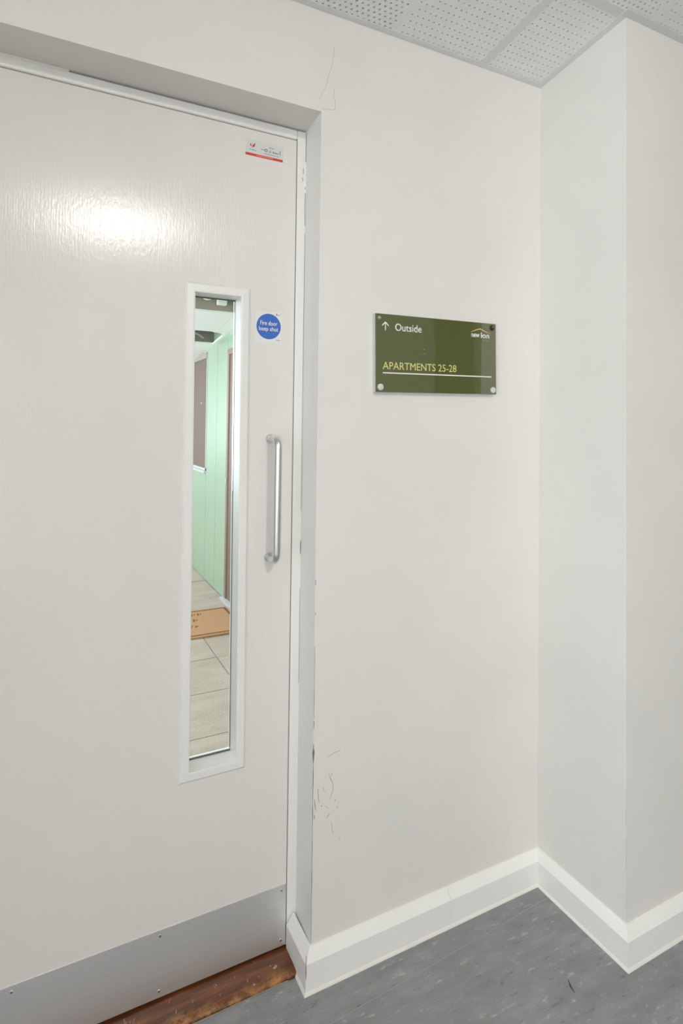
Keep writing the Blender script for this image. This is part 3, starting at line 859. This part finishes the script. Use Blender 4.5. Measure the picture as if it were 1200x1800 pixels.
soff('soffit_panel', -1.75, XG, 5.405, 7.9, M_soffit)
soff('soffit_panel', XG - .02, XG, S0, S1, M_soffit)
soff('soffit_panel', -1.75, -1.6, S0, U1, M_soffit, dz=.001)
# second slot ends in a rounded corner
bm = bmesh.new()
xr, rr = XG - .012, .10
arc = [(xr - rr + rr * math.cos(a), U0 + .015 + rr - rr * math.sin(a)) for a in [k / 10 * PI / 2 for k in range(11)]]
pts = [(XG, U1), (xr, U1)] + arc + [(xr - rr, U0), (XG, U0)]
hexa(bm, [(x, y, zo_(y)) for x, y in pts], [(x, y, zo_(y) + .012) for x, y in pts])
obj('soffit_panel', bm, M_soffit, so)
def slot(y0, y1, mtop, mwall):
    bm = bmesh.new(); h = .085
    box(bm, -1.75, XG, y0 - .012, y1 + .012, zo_(y1) + h + .03, zo_(y1) + h + .045)
    obj('slot_top', bm, mtop, so)
    bm = bmesh.new(); box(bm, -1.75, XG, y1 + .002, y1 + .014, zo_(y1) + .012, zo_(y1) + h + .03)
    obj('slot_wall', bm, mwall, so)
    bm = bmesh.new(); box(bm, -1.75, XG, y0 - .014, y0 - .002, zo_(y0) + .012, zo_(y1) + h + .03)
    obj('slot_wall', bm, mwall, so)
slot(S0, S1, M_recess, M_recess)
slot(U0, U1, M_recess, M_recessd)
zb = zo_(S1)
obj('conduit', tube(bmesh.new(), [(-1.6, S1 - .06, zb + .085), (-.15, S1 - .06, zb + .085)], .012, 10), M_pipe, so, smooth=True)
obj('junction_box', B(-.335, -.275, S1 - .05, S1 - .01, zb + .045, zb + .08), M_soffit, so, bevel=.003)
bm = bmesh.new()
bmesh.ops.create_uvsphere(bm, u_segments=14, v_segments=8, radius=1, matrix=Matrix.Translation((-.405, S1 - .05, zb + .075)) @ Matrix.Diagonal((.028, .02, .012, 1)))
obj('cable_gland', bm, M_cap, so, smooth=True)
obj('conduit', tube(bmesh.new(), [(-1.5, U1 - .08, zo_(U1) + .05), (-.33, U1 - .08, zo_(U1) + .05), (-.27, U1 - .09, zo_(U1) + .065), (-.22, U1 - .1, zo_(U1) + .03)], .010, 10), M_pipe, so, smooth=True)
tag(obj('roof_slab', B(-1.85, .3, WT, 8.0, 2.36, 2.5), M_ext), 'concrete slab over the covered walkway', 'roof', 'structure')
tag(obj('wall_parapet', B(-1.95, -1.75, WT, 8.0, -.1, .78), M_ext), 'low parapet along the open side of the walkway', 'wall', 'structure')
tag(obj('wall_end', B(-2.0, .3, 7.7, 7.9, 0, 2.36), M_ext), 'pale end wall closing the walkway', 'wall', 'structure')

# doormat
dm = empty('doormat', (-.55, 2.52, 0), 'tan coir doormat with brown lettering on the paving behind the glass', 'doormat')
obj('coir_pad', B(-.86, -.148, 2.278, 2.775, .0005, .014), M_mat, dm, bevel=.004)
obj('border_groove', ring(bmesh.new(), [(-.845, 2.293), (-.163, 2.293), (-.163, 2.76), (-.845, 2.76)], [(-.83, 2.308), (-.178, 2.308), (-.178, 2.745), (-.83, 2.745)], 0, .001), M_matink, dm)
g = [o for o in dm.children if o.name.startswith('border_groove')][0]
for v in g.data.vertices: v.co = (v.co.x, v.co.z, v.co.y)
g.location = Vector((-.504, 2.5265, .0142)) - Vector((-.55, 2.52, 0))
bm = bmesh.new()
for k in range(3):
    yb = 2.66 - .11 * k; x = -.80
    while x < -.36 - .03 * k:
        wdt = random.uniform(.018, .03); hgt = random.uniform(.03, .055)
        ribbon(bm, [(x, yb), (x + wdt * .3, yb + hgt), (x + wdt * .6, yb + hgt * .2), (x + wdt, yb + hgt * .8)], .011, 'z', .0138, .0008)
        x += wdt + .014
tag(obj('mat_print', bm, M_matink, dm), kind='stuff')
